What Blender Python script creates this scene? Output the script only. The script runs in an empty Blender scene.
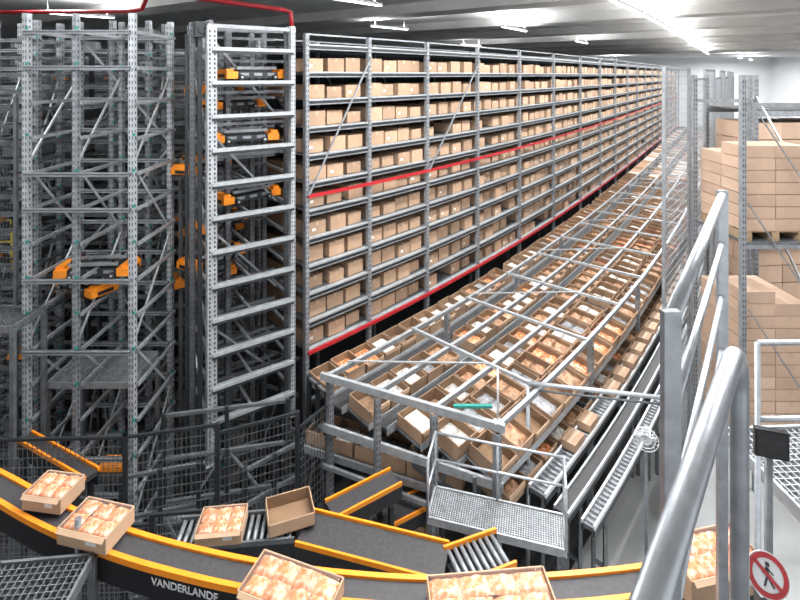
import bpy, math, random
from mathutils import Vector, Matrix
R = random.Random(7)
H = 6.5; F = 500.0; HZ = 75.0
def at(px, py, z):
    Y = F*(H-z)/(py-HZ)
    return Vector(((px-400)/F*Y, Y, z))
SC = bpy.context.scene
COL = SC.collection

# ---------------------------------------------------------------- materials
def mat(name, col, rough=0.6, metal=0.0, var=0.0, scale=8.0, objvar=0.0, bump=0.0, emit=0.0, alpha=1.0, trans=0.0, col2=None):
    m = bpy.data.materials.new(name); m.use_nodes = True
    nt = m.node_tree; b = nt.nodes['Principled BSDF']
    b.inputs['Base Color'].default_value = (*col, 1)
    b.inputs['Roughness'].default_value = rough
    b.inputs['Metallic'].default_value = metal
    b.inputs['Alpha'].default_value = alpha
    b.inputs['Transmission Weight'].default_value = trans
    if emit:
        b.inputs['Emission Color'].default_value = (1, 1, 1, 1)
        b.inputs['Emission Strength'].default_value = emit
    tc = nt.nodes.new('ShaderNodeTexCoord')
    ns = nt.nodes.new('ShaderNodeTexNoise'); ns.inputs['Scale'].default_value = scale
    ns.inputs['Detail'].default_value = 4
    nt.links.new(tc.outputs['Object'], ns.inputs['Vector'])
    mr = nt.nodes.new('ShaderNodeMapRange')
    mr.inputs['From Min'].default_value = 0.3; mr.inputs['From Max'].default_value = 0.7
    mr.inputs['To Min'].default_value = 1-var; mr.inputs['To Max'].default_value = 1+var
    nt.links.new(ns.outputs['Fac'], mr.inputs['Value'])
    val = mr.outputs[0]
    if objvar:
        oi = nt.nodes.new('ShaderNodeObjectInfo')
        m2 = nt.nodes.new('ShaderNodeMapRange')
        m2.inputs['To Min'].default_value = 1-objvar; m2.inputs['To Max'].default_value = 1+objvar
        nt.links.new(oi.outputs['Random'], m2.inputs['Value'])
        mu = nt.nodes.new('ShaderNodeMath'); mu.operation = 'MULTIPLY'
        nt.links.new(val, mu.inputs[0]); nt.links.new(m2.outputs[0], mu.inputs[1]); val = mu.outputs[0]
    vm = nt.nodes.new('ShaderNodeVectorMath'); vm.operation = 'SCALE'
    vm.inputs[0].default_value = col
    if col2:
        n2 = nt.nodes.new('ShaderNodeTexNoise'); n2.inputs['Scale'].default_value = scale*1.7
        nt.links.new(tc.outputs['Object'], n2.inputs['Vector'])
        cr = nt.nodes.new('ShaderNodeValToRGB'); cr.color_ramp.elements[0].position = 0.45; cr.color_ramp.elements[1].position = 0.64
        cr.color_ramp.elements[0].color = (*col, 1); cr.color_ramp.elements[1].color = (*col2, 1)
        nt.links.new(n2.outputs['Fac'], cr.inputs[0]); nt.links.new(cr.outputs[0], vm.inputs[0])
    nt.links.new(val, vm.inputs['Scale'])
    nt.links.new(vm.outputs[0], b.inputs['Base Color'])
    if bump:
        bp = nt.nodes.new('ShaderNodeBump'); bp.inputs['Strength'].default_value = bump
        bp.inputs['Distance'].default_value = 0.02
        nt.links.new(ns.outputs['Fac'], bp.inputs['Height']); nt.links.new(bp.outputs[0], b.inputs['Normal'])
    return m
M = dict(
 card=mat('cardboard', (0.345, 0.225, 0.145), 0.85, 0, 0.07, 5, 0.18),
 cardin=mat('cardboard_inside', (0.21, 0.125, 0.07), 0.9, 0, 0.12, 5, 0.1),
 cardlight=mat('cardboard_light', (0.42, 0.28, 0.18), 0.85, 0, 0.06, 5, 0.1),
 cardpale=mat('cardboard_pale', (0.44, 0.305, 0.22), 0.85, 0, 0.06, 5, 0.12),
 tape=mat('packing_tape', (0.40, 0.29, 0.20), 0.4),
 label=mat('paper_label', (0.62, 0.62, 0.60), 0.6, 0, 0.05, 60),
 steel=mat('galvanised_steel', (0.25, 0.265, 0.28), 0.42, 0.35, 0.2, 14),
 bright=mat('bright_zinc', (0.37, 0.39, 0.405), 0.4, 0.3, 0.18, 14),
 pipe=mat('galvanised_pipe', (0.46, 0.49, 0.52), 0.34, 0.6, 0.14, 24, 0, 0.06),
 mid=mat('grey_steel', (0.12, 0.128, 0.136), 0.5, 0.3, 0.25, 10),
 dark=mat('dark_steel', (0.025, 0.028, 0.031), 0.5, 0.3, 0.2, 10),
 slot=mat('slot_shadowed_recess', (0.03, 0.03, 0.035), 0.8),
 orange=mat('orange_paint', (0.84, 0.26, 0.014), 0.38, 0, 0.05, 10),
 yellow=mat('yellow_paint', (0.80, 0.58, 0.02), 0.4),
 red=mat('red_paint', (0.34, 0.012, 0.018), 0.4, 0, 0.05, 10),
 belt=mat('rubber_belt', (0.028, 0.027, 0.029), 0.6, 0, 0.3, 30),
 teal=mat('teal_plastic', (0.02, 0.20, 0.17), 0.4),
 white=mat('white_paint', (0.60, 0.61, 0.62), 0.45, 0, 0.03, 10),
 lamp=mat('lamp_tube', (1, 1, 1), 0.4, 0, 0, 8, 0, 0, 9.0),
 concrete=mat('concrete_walkway', (0.36, 0.37, 0.37), 0.55, 0, 0.14, 1.2, 0, 0.05),
 floor=mat('dark_concrete_floor', (0.045, 0.046, 0.049), 0.7, 0, 0.3, 1.2, 0, 0.05),
 ceil=mat('ceiling_concrete', (0.78, 0.78, 0.76), 0.9, 0, 0.08, 0.8),
 beamc=mat('concrete_beam', (0.56, 0.56, 0.54), 0.9, 0, 0.12, 1.0),
 wall=mat('wall_panels', (0.80, 0.81, 0.82), 0.8, 0, 0.05, 0.5),
 wallgrey=mat('wall_panels_grey', (0.28, 0.29, 0.30), 0.8, 0, 0.1, 0.5),
 pastry=mat('wrapped_bread', (0.60, 0.18, 0.05), 0.25, 0, 0.18, 16, 0.15, 0.35, col2=(0.62, 0.36, 0.24)),
 plastic=mat('clear_plastic_bag', (0.85, 0.76, 0.72), 0.1, 0, 0, 8, 0, 0.9, 0, 0.08),
 pack=mat('white_packets', (0.54, 0.51, 0.47), 0.4, 0, 0.4, 22, 0.15, 0.5),
 packb=mat('brown_packets', (0.32, 0.17, 0.09), 0.5, 0, 0.45, 18, 0.15, 0.5),
 packg=mat('grey_packets', (0.22, 0.22, 0.23), 0.4, 0, 0.5, 16, 0.15, 0.5),
 wood=mat('pallet_wood', (0.32, 0.22, 0.13), 0.8, 0, 0.2, 10),
 black=mat('black_plastic', (0.012, 0.012, 0.014), 0.3),
)
# ---------------------------------------------------------------- mesh builder
class MB:
    def __init__(s): s.v = []; s.f = []; s.m = []; s.mats = []; s.sm = []
    def mi(s, k):
        if k not in s.mats: s.mats.append(k)
        return s.mats.index(k)
    def box(s, c, size, m='steel', rot=None):
        c = Vector(c); x, y, z = size[0]/2, size[1]/2, size[2]/2
        n = len(s.v)
        for dx, dy, dz in ((-x,-y,-z),(x,-y,-z),(x,y,-z),(-x,y,-z),(-x,-y,z),(x,-y,z),(x,y,z),(-x,y,z)):
            p = Vector((dx, dy, dz))
            if rot is not None: p = rot @ p
            s.v.append(tuple(c+p))
        for f in ((0,3,2,1),(4,5,6,7),(0,1,5,4),(1,2,6,5),(2,3,7,6),(3,0,4,7)):
            s.f.append(tuple(n+i for i in f)); s.m.append(s.mi(m)); s.sm.append(False)
    def beam(s, a, b, w, h, m='steel', up=(0,0,1)):
        a, b = Vector(a), Vector(b); d = (b-a); L = d.length
        if L < 1e-6: return
        x = d.normalized(); u = Vector(up)
        if abs(x.dot(u)) > 0.98: u = Vector((0, 1, 0))
        y = u.cross(x).normalized(); z = x.cross(y)
        s.box((a+b)/2, (L, w, h), m, Matrix((x, y, z)).transposed())
    def cyl(s, a, b, r, m='pipe', seg=12, r2=None, caps=True):
        a, b = Vector(a), Vector(b); x = (b-a).normalized()
        u = Vector((0,0,1)) if abs(x.z) < 0.95 else Vector((0,1,0))
        y = u.cross(x).normalized(); z = x.cross(y); n = len(s.v)
        if r2 is None: r2 = r
        for c, rr in ((a, r), (b, r2)):
            for i in range(seg):
                t = 2*math.pi*i/seg
                s.v.append(tuple(c + y*math.cos(t)*rr + z*math.sin(t)*rr))
        for i in range(seg):
            j = (i+1) % seg
            s.f.append((n+i, n+j, n+seg+j, n+seg+i)); s.m.append(s.mi(m)); s.sm.append(True)
        if caps:
            s.f.append(tuple(n+i for i in reversed(range(seg)))); s.m.append(s.mi(m)); s.sm.append(False)
            s.f.append(tuple(n+seg+i for i in range(seg))); s.m.append(s.mi(m)); s.sm.append(False)
    def tube(s, pts, r, m='pipe', seg=12):
        pts = [Vector(p) for p in pts]; n0 = len(s.v); prev = None
        for i, p in enumerate(pts):
            t = (pts[min(i+1, len(pts)-1)] - pts[max(i-1, 0)]).normalized()
            if prev is None:
                u = Vector((0,0,1)) if abs(t.z) < 0.95 else Vector((0,1,0))
                y = u.cross(t).normalized()
            else:
                y = (prev - t*prev.dot(t)).normalized()
            prev = y; z = t.cross(y)
            for k in range(seg):
                a = 2*math.pi*k/seg
                s.v.append(tuple(p + y*math.cos(a)*r + z*math.sin(a)*r))
        for i in range(len(pts)-1):
            for k in range(seg):
                j = (k+1) % seg; a = n0+i*seg
                s.f.append((a+k, a+j, a+seg+j, a+seg+k)); s.m.append(s.mi(m)); s.sm.append(True)
        s.f.append(tuple(n0+i for i in reversed(range(seg)))); s.m.append(s.mi(m)); s.sm.append(False)
        e = n0+(len(pts)-1)*seg
        s.f.append(tuple(e+i for i in range(seg))); s.m.append(s.mi(m)); s.sm.append(False)
    def sweep(s, path, s0, s1, d0, d1, z0, z1, m='steel', step=0.5):
        n = max(1, int(math.ceil((s1-s0)/step))); b = len(s.v)
        for i in range(n+1):
            q = s0+(s1-s0)*i/n
            for d, z in ((d0,z0),(d1,z0),(d1,z1),(d0,z1)):
                p = path.pos(q, d); s.v.append((p[0], p[1], z))
        for i in range(n):
            a = b+4*i
            for k in range(4):
                j = (k+1) % 4
                s.f.append((a+k, a+j, a+4+j, a+4+k)); s.m.append(s.mi(m)); s.sm.append(False)
        s.f.append((b+3, b+2, b+1, b)); s.m.append(s.mi(m)); s.sm.append(False)
        e = b+4*n; s.f.append((e, e+1, e+2, e+3)); s.m.append(s.mi(m)); s.sm.append(False)
    def heap(s, w, d, z, amp, m, n=7):
        b = len(s.v)
        for i in range(n+1):
            for j in range(n+1):
                e = 0 if (i in (0, n) or j in (0, n)) else 1
                s.v.append((-w/2+w*i/n, -d/2+d*j/n, z+e*R.uniform(0.1, 1)*amp))
        for i in range(n):
            for j in range(n):
                a = b+i*(n+1)+j
                s.f.append((a, a+n+1, a+n+2, a+1)); s.m.append(s.mi(m)); s.sm.append(R.random() < 0.5)
    def pillow(s, w, d, h, m, n=6, jit=0.12):
        b = len(s.v)
        for sg in (1, -1):
            for i in range(n+1):
                for j in range(n+1):
                    x = -1+2*i/n; y = -1+2*j/n
                    e = ((1-x**4)*(1-y**4))**0.5
                    s.v.append((x*w/2, y*d/2, sg*h/2*e*(1+R.uniform(-jit, jit))))
        N = (n+1)*(n+1)
        for i in range(n):
            for j in range(n):
                a = b+i*(n+1)+j
                s.f.append((a, a+n+1, a+n+2, a+1)); s.m.append(s.mi(m)); s.sm.append(True)
                a += N
                s.f.append((a, a+1, a+n+2, a+n+1)); s.m.append(s.mi(m)); s.sm.append(True)
    def mesh(s, name, origin=(0,0,0)):
        me = bpy.data.meshes.new(name); o = Vector(origin)
        me.from_pydata([tuple(Vector(v)-o) for v in s.v], [], s.f)
        for k in s.mats: me.materials.append(M[k])
        for p, mi, sm in zip(me.polygons, s.m, s.sm): p.material_index = mi; p.use_smooth = sm
        me.update(); return me
def link(o): COL.objects.link(o); return o
def top(name, label, cat, loc=(0,0,0), rot=(0,0,0), me=None, group=None, kind=None):
    o = bpy.data.objects.new(name, me); o.location = loc; o.rotation_euler = rot
    if me is None: o.empty_display_size = 0.2
    o['label'] = label; o['category'] = cat
    if group: o['group'] = group
    if kind: o['kind'] = kind
    return link(o)
def part(name, me, parent, loc=(0,0,0), rot=(0,0,0), label=None, kind=None):
    o = bpy.data.objects.new(name, me); o.parent = parent; o.location = loc; o.rotation_euler = rot
    if label: o['label'] = label
    if kind: o['kind'] = kind
    return link(o)
def struct(name, mb):
    o = bpy.data.objects.new(name, mb.mesh(name)); o['kind'] = 'structure'; return link(o)
def clone(t, kids, loc, rot):
    o = t.copy(); o.location = loc; o.rotation_euler = rot; COL.objects.link(o)
    for k in kids:
        c = k.copy(); c.parent = o; COL.objects.link(c)
    return o
class Path:
    def __init__(s, pts, s0=0.0):
        s.p = [Vector((p[0], p[1])) for p in pts]; s.a = [s0]
        for i in range(1, len(s.p)): s.a.append(s.a[-1]+(s.p[i]-s.p[i-1]).length)
    def idx(s, q):
        lo, hi = 0, len(s.a)-2
        while lo < hi:
            m = (lo+hi+1)//2
            if s.a[m] <= q: lo = m
            else: hi = m-1
        return lo
    def tan(s, q):
        i = s.idx(q); L = s.a[i+1]-s.a[i]; f = max(0, min(1, (q-s.a[i])/L))
        t0 = (s.p[i+1]-s.p[max(i-1,0)]).normalized(); t1 = (s.p[min(i+2,len(s.p)-1)]-s.p[i]).normalized()
        return (t0*(1-f)+t1*f).normalized()
    def ang(s, q): t = s.tan(q); return math.atan2(t.y, t.x)
    def pos(s, q, d=0.0):
        i = s.idx(q); f = (q-s.a[i])/(s.a[i+1]-s.a[i]); c = s.p[i]+(s.p[i+1]-s.p[i])*f
        t = s.tan(q); return Vector((c.x+t.y*d, c.y-t.x*d))
    def p3(s, q, d, z): c = s.pos(q, d); return Vector((c.x, c.y, z))
def smooth(pts, n=8):
    out = []
    P = [Vector(p[:2]) for p in pts]
    for i in range(len(P)-1):
        p0, p1, p2, p3 = P[max(i-1,0)], P[i], P[i+1], P[min(i+2,len(P)-1)]
        for k in range(n):
            t = k/n
            out.append(0.5*((2*p1)+(p2-p0)*t+(2*p0-5*p1+4*p2-p3)*t*t+(3*p1-p0-3*p2+p3)*t**3))
    out.append(P[-1]); return out
# rack line, gently curving in plan
c = Vector((-1.41, 7.45)); th0 = math.radians(45)
back = Vector((math.cos(th0), math.sin(th0)))
pts = [c-back*4, c-back*2]
q = 0.0
while q < 60:
    pts.append(c.copy()); th = math.radians(45+11*(1-math.exp(-q/6)))
    c = c+Vector((math.cos(th), math.sin(th)))*0.5; q += 0.5
RP = Path(pts, -4.0)

# ---------------------------------------------------------------- structure
CZ = 8.70
mb = MB(); mb.box((12, 28, -0.1), (70, 72, 0.2), 'floor'); struct('floor', mb)
mb = MB(); mb.sweep(RP, -2.0, 55, 3.25, 9.0, 0.0, 0.012, 'concrete'); struct('trim_10', mb)
mb = MB(); mb.box((12, 30, CZ+.15), (70, 68, 0.3), 'ceil'); struct('ceiling', mb)
mb = MB(); mb.box((12, 63.1, CZ/2), (70, 0.2, CZ), 'wall'); struct('wall_back', mb)
mb = MB(); mb.box((-18, 28, CZ/2), (0.2, 70, CZ), 'wallgrey'); struct('wall_left', mb)
mb = MB(); mb.box((46.9, 28, CZ/2), (0.2, 70, CZ), 'wall'); struct('wall_right', mb)
u = Vector((0.83, -0.56, 0)); v = Vector((0.56, 0.83, 0))
def clipx(p, q):
    p = p.copy(); q = q.copy(); d = (q-p)
    t0, t1 = 0.0, 1.0
    for ax, lo, hi in ((0, -17.8, 46.7), (1, -3, 62.8)):
        ta = (lo-p[ax])/d[ax]; tb = (hi-p[ax])/d[ax]
        if ta > tb: ta, tb = tb, ta
        t0 = max(t0, ta); t1 = min(t1, tb)
    return p+d*t0, p+d*t1
for i in range(9):
    mb = MB(); b0 = Vector((4, 12, 0))+v*(5.2*i-4)
    a, b = clipx(b0-u*19, b0+u*30)
    a.z = b.z = CZ-.15; mb.beam(a, b, 1.0, 0.31, 'beamc'); struct('trim_%d' % (i+1), mb)

# ---------------------------------------------------------------- upright mesh
def upright_mesh(L, w=0.09, dp=0.08, m='steel', name='upright', ph=0.075):
    mb = MB(); t = 0.006
    mb.box((0, -dp/2, L/2), (w, t, L), m); mb.box((-w/2, 0, L/2), (t, dp, L), m); mb.box((w/2, 0, L/2), (t, dp, L), m)
    n = int(L/ph)
    for i in range(n):
        z = (i+0.5)*ph
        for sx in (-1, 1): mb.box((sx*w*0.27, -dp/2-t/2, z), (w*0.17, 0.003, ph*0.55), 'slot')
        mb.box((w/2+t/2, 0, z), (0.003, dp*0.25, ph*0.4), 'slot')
    mb.box((0, 0, 0.01), (w*1.5, dp*1.5, 0.02), m)
    return mb.mesh(name)

# ---------------------------------------------------------------- long storage rack
ZB, PITCH, NL = 2.40, 0.4145, 11
S_END = 42.0
base = RP.p3(0, 0, 0)
rack = top('storage_rack', 'long galvanised steel storage rack filled with rows of cardboard boxes', 'rack', base)
bays = [0.0]; step = 1.25
while bays[-1] < S_END-1:
    bays.append(bays[-1]+step); step = min(2.6, step+0.28)
S_END = bays[-1]
um = upright_mesh(7.12, 0.06, 0.07, 'steel')
for i, q in enumerate(bays):
    a = RP.ang(q)
    for d in (0.02, -1.38):
        p = RP.p3(q, d, 0)-base
        part('upright', um, rack, p, (0, 0, a))
for L in range(NL+1):
    mb = MB(); z = ZB+L*PITCH
    mb.sweep(RP, 0, S_END, -0.03, 0.04, z-0.018, z+0.006, 'bright')
    mb.sweep(RP, 0, S_END, 0.03, 0.042, z-0.06, z-0.025, 'dark')
    mb.sweep(RP, 0, S_END, -0.02, 0.045, z-0.08, z-0.065, 'steel')
    mb.sweep(RP, 0, S_END, -0.72, -0.66, z-0.04, z+0.0, 'steel')
    mb.sweep(RP, 0, S_END, -1.42, -1.34, z-0.04, z+0.0, 'steel')
    mb.sweep(RP, 0, S_END, -1.34, -0.03, z-0.012, z-0.002, 'mid')
    part('shelf_rail', mb.mesh('shelf_rail', base), rack)
for z in (1.6, 0.9):
    mb = MB(); mb.sweep(RP, 0, S_END, -0.03, 0.04, z-0.04, z+0.04, 'mid'); part('shelf_rail', mb.mesh('shelf_rail', base), rack)
mb = MB(); mb.sweep(RP, 0, S_END, -1.5, -1.48, 0.02, 7.0, 'dark'); part('dark_backing', mb.mesh('dark_backing', base), rack, label='dark backing sheet added for the shade behind the shelves')  # dark sheet added so the gaps between boxes read as shade
for z in (ZB-0.02, 4.70):
    mb = MB(); mb.sweep(RP, 0, S_END, 0.06, 0.095, z-0.022, z+0.024, 'red')
    part('protection_rail', mb.mesh('protection_rail', base), rack, label='red painted rail')
mb = MB(); mb.sweep(RP, 0, S_END, -0.02, 0.0, 7.1, 7.125, 'steel'); mb.sweep(RP, 0, S_END, -1.39, -1.37, 7.1, 7.125, 'steel')
part('top_rail', mb.mesh('top_rail', base), rack)
for i in range(0, len(bays)-1):
    mb = MB(); q0, q1 = bays[i], bays[i+1]
    dd = -1.43
    mb.beam(RP.p3(q0, dd, 2.4), RP.p3(q1, dd, 4.6), 0.02, 0.05, 'steel'); mb.beam(RP.p3(q1, dd, 4.6), RP.p3(q0, dd, 6.9), 0.02, 0.05, 'steel')
    if i in (0, 2): mb.beam(RP.p3(q0, .09, 4.72), RP.p3(q1, .09, 6.8), 0.02, 0.022, 'steel')
    part('brace', mb.mesh('brace', base), rack)
def closed_box(w, d, h, name='cardboard_box', lab=True, m='card'):
    mb = MB(); mb.box((0, 0, h/2), (w, d, h), m)
    mb.box((0, 0, h+0.0005), (0.045, d*1.001, 0.002), 'tape')
    mb.box((0, -d/2-0.0005, h-0.03), (0.045, 0.002, 0.06), 'tape')
    if lab: mb.box((-w*0.22, -d/2-0.001, h*0.42), (w*0.2, 0.003, h*0.2), 'label')
    return mb.mesh(name)
bmeshes = [closed_box(0.31, 0.50, 0.20), closed_box(0.305, 0.52, 0.225, lab=False), closed_box(0.28, 0.5, 0.175, lab=False), closed_box(0.315, 0.52, 0.21, lab=False)]
spots = []
for i in range(len(bays)-1):
    q0, q1 = bays[i]+0.05, bays[i+1]-0.05; n = int((q1-q0)/0.35); pt = (q1-q0)/n
    for L in range(NL):
        for k in range(n):
            if R.random() < 0.035: continue
            spots.append((q0+(k+0.5)*pt, L))
spots.sort()
GB = 'closed boxes on the long storage rack'
for q, L in spots[:300]:
    me = R.choice(bmeshes); p = RP.p3(q+R.uniform(-.015, .015), -0.31+R.uniform(-.06, .03), ZB+L*PITCH+0.008)
    top('cardboard_box', 'brown cardboard box standing on a steel rack shelf', 'box', p, (0, 0, RP.ang(q)+R.uniform(-.04, .04)), me, GB)
mb = MB()
for q, L in spots[300:]:
    a = RP.ang(q); rot = Matrix.Rotation(a, 3, 'Z'); h = R.choice((0.18, 0.2, 0.22))
    mb.box(RP.p3(q, -0.31, ZB+L*PITCH+0.008+h/2), (0.30, 0.52, h), R.choice(('card', 'card', 'cardlight', 'tape')), rot)
for q, L in spots:
    if q > 30: continue
    a = RP.ang(q); rot = Matrix.Rotation(a, 3, 'Z')
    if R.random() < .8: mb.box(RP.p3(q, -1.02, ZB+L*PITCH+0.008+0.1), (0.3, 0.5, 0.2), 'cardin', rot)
top('cardboard_boxes', 'brown cardboard boxes filling the distant rack shelves', 'boxes', me=mb.mesh('cardboard_boxes'), kind='stuff')

# ---------------------------------------------------------------- lattice racks (shuttle store)
def beam_mesh(L, w, h, m, name):
    mb = MB(); mb.box((L/2, 0, 0), (L, w, h), 'mid' if m != 'dark' else m)
    mb.box((L/2, -w/2-0.006, h*0.36), (L, 0.014, h*0.28), m); mb.box((L/2, -w/2-0.006, -h*0.36), (L, 0.014, h*0.28), m)
    return mb.mesh(name)
def lattice(label, xs, ys, z0, z1, pitch, um_m='steel', rail_m='steel', w=0.1, skipf=0.0, trays=0.25, alt=None, bh=0.06):
    b = Vector((xs[0], ys[0], 0)); o = top('shuttle_rack', label, 'rack', b)
    um = upright_mesh(z1, w, 0.08, um_m); um_b = upright_mesh(z1, w*0.7, 0.08, alt or um_m)
    for i, x in enumerate(xs):
        for y in ys: part('upright', um if i == 0 or i == len(xs)-1 else um_b, o, (x-b.x, y-b.y, 0))
    zs = []; z = z0
    while z < z1-0.1: zs.append(z); z += pitch
    W = xs[-1]-xs[0]; D = ys[-1]-ys[0]
    rm = beam_mesh(W, 0.03, bh, rail_m, 'shelf_rail')
    for z in zs:
        for j, y in enumerate(ys):
            if j == 0 and R.random() < skipf: continue
            part('shelf_rail', rm, o, (0, y-b.y-0.06, z))
    tb = MB(); cb = MB(); cl = MB()
    for z in zs:
        for x in xs:
            cb.box((x-b.x+0.06, D/2, z), (0.03, D, 0.04), rail_m)
            for y in ys:
                if R.random() < .5: cl.box((x-b.x+0.05, y-b.y-0.07, z+0.05), (0.025, 0.025, 0.035), 'teal')
        for i in range(len(xs)-1):
            if R.random() < trays:
                tb.box(((xs[i]+xs[i+1])/2-b.x, D/2, z+0.05), ((xs[i+1]-xs[i])*0.8, D*0.9, 0.02), 'dark')
                if R.random() < .35: tb.box(((xs[i]+xs[i+1])/2-b.x, D/2, z+0.13), (min(.5, (xs[i+1]-xs[i])*0.7), 0.5, 0.14), 'mid')
                if R.random() < .10: tb.box(((xs[i]+xs[i+1])/2-b.x, D*.3, z+0.1), (min(.4, (xs[i+1]-xs[i])*0.6), 0.2, 0.07), 'orange')
    part('cross_rail', cb.mesh('cross_rail'), o, kind='stuff')
    part('clip', cl.mesh('clip'), o, kind='stuff', label='teal plastic clips')
    if tb.v: part('tray', tb.mesh('tray'), o, kind='stuff')
    for x in xs:
        mb = MB(); z = z0; k = 0
        while z < z1-1.2:
            ya, yb = (0, D) if k % 2 == 0 else (D, 0)
            mb.beam((0, ya, z), (0, yb, z+1.1), 0.015, 0.03, 'bright'); z += 1.1; k += 1
        part('brace', mb.mesh('brace'), o, (x-b.x, 0, 0))
    mb = MB(); z = z0; k = 0
    while z < z1-1.6:
        xa, xb = (0, min(W, 1.5)) if k % 2 == 0 else (min(W, 1.5), 0)
        mb.beam((xa, D+.05, z), (xb, D+.05, z+1.5), 0.015, 0.03, 'steel'); z += 1.5; k += 1
    part('rear_brace', mb.mesh('rear_brace'), o)
    return o
lattice('tall galvanised perforated steel rack frame beside the lift tower', [-4.55, -3.95, -3.26], [6.1, 7.1], 1.0, 7.25, 0.43, 'bright', 'steel', 0.06, 0.5, 0.12, 'steel', 0.045)
lattice('slim galvanised rack frame between the shuttle aisles', [-4.25, -3.72], [7.4, 7.9], 1.0, 7.3, 0.25, 'steel', 'mid', 0.06, 0, 0.3, 'mid', 0.045)
lattice('slim grey rack frame at the aisle edge', [-5.9, -5.3], [7.3, 7.8], 1.0, 7.3, 0.25, 'steel', 'mid', 0.07, 0, 0.3, 'mid', 0.045)
lattice('grey steel multi-level shuttle rack behind the lift frame', [-7.4, -6.7, -6.1, -5.4, -4.8, -4.0, -3.3], [8.3, 9.6], 0.6, 7.2, 0.30, 'steel', 'steel', 0.08, 0, 0.5, 'mid', 0.05)
lattice('narrow grey rack frame behind the lift tower', [-2.95, -2.6], [8.6, 9.5], 0.6, 7.0, 0.3, 'steel', 'mid', 0.08, 0, 0.4, 'mid', 0.05)
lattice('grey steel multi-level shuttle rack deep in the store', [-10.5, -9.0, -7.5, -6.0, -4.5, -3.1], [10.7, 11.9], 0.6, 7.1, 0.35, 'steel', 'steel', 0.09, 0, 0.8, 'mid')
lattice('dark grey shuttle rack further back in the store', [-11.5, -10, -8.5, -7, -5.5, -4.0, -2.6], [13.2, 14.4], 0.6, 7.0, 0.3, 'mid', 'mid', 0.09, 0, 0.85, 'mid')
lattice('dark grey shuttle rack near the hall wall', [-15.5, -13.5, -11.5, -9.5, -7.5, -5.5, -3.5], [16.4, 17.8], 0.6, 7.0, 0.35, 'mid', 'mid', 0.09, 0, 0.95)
lattice('grey steel frame alongside the lift tower', [-3.15, -2.75], [7.7, 8.0], 0.5, 6.9, 0.28, 'steel', 'mid', 0.07, 0, 0.3, 'mid', 0.045)

# ---------------------------------------------------------------- lift tower
A = Vector((-2.48, 6.57, 0)); B = Vector((-1.56, 7.22, 0)); ax = (B-A).normalized(); ay = Vector((-ax.y, ax.x, 0))
TW = (B-A).length; TD = 1.15; ta = math.atan2(ax.y, ax.x)
tower = top('lift_tower', 'tall perforated steel lift tower with horizontal channels at every level', 'tower', A, (0, 0, ta))
um1 = upright_mesh(5.75, 0.115, 0.1, 'bright', ph=0.06); um2 = upright_mesh(7.2, 0.06, 0.08, 'mid'); um4 = upright_mesh(5.6, 0.06, 0.09, 'bright', ph=0.06)
part('upright', um1, tower, (0, 0, 1.4)); part('upright', um4, tower, (TW, 0, 1.6))
for x, y in ((-0.18, 0.25), (TW, TD), (0, TD), (TW/2, TD), (0.02, 0.12), (TW-0.02, 0.14), (TW*.35, TD*.55), (TW*.75, TD*.8)): part('upright', um2, tower, (x, y, 0))
ch = MB(); ch.box((TW/2, 0, 0), (TW, 0.02, 0.045), 'bright'); ch.box((TW/2, 0.035, 0.021), (TW, 0.06, 0.006), 'steel'); ch.box((TW/2, 0.0, -0.04), (TW, 0.03, 0.03), 'dark')
chm = ch.mesh('channel')
cb = MB(); cb.box((TW/2, 0, 0), (TW, 0.03, 0.04), 'mid'); cbm = cb.mesh('rear_rail')
sb = MB(); sb.box((0, TD/2, 0), (0.04, TD, 0.035), 'steel'); sbm = sb.mesh('side_rail')
tz = [1.95+0.445*i for i in range(12)]
for z in tz:
    part('channel', chm, tower, (0, -0.07, z)); part('rear_rail', cbm, tower, (0, TD, z)); part('rear_rail', cbm, tower, (0, TD*.6, z+.2)); part('rear_rail', cbm, tower, (0, TD*.3, z+.3))
    part('side_rail', sbm, tower, (0, 0, z)); part('side_rail', sbm, tower, (TW, 0, z)); part('side_rail', sbm, tower, (TW*.5, 0, z-.06))
for k in range(4):
    mb = MB(); mb.beam((-0.05, 0.02, 1.8+k*1.3), (-0.05, TD, 3.1+k*1.3), 0.02, 0.04, 'bright'); part('brace', mb.mesh('brace'), tower)
    mb = MB(); mb.beam((0, TD+0.05, 3.1+k*1.3), (TW, TD+0.05, 1.8+k*1.3), 0.02, 0.04, 'steel'); part('brace', mb.mesh('brace'), tower)
    mb = MB(); mb.beam((0.05, .2, 3.1+k*1.3), (TW-.05, .5, 2.0+k*1.3), 0.02, 0.03, 'steel'); part('brace', mb.mesh('brace'), tower)
mb = MB(); mb.box((TW/2, TD, 7.2), (TW+0.1, 0.06, 0.05), 'mid'); mb.box((TW/2, 0, 7.15), (TW+0.1, 0.04, 0.05), 'steel'); mb.box((0, TD/2, 7.2), (0.05, TD, 0.05), 'mid'); part('top_frame', mb.mesh('top_frame'), tower)
mb = MB(); mb.box((-0.1, 0.12, 7.1), (0.16, 0.16, 0.2), 'dark'); mb.cyl((-0.1, 0.02, 7.1), (-0.1, 0.22, 7.1), 0.06, 'dark'); part('drive_motor', mb.mesh('drive_motor'), tower)
mb = MB(); mb.box((-0.12, 0.1, 3.6), (0.05, 0.05, 6.9), 'dark'); mb.box((-0.24, 0.3, 3.6), (0.04, 0.04, 6.9), 'dark'); part('drive_chain', mb.mesh('drive_chain'), tower, label='black vertical drive chain')
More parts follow.
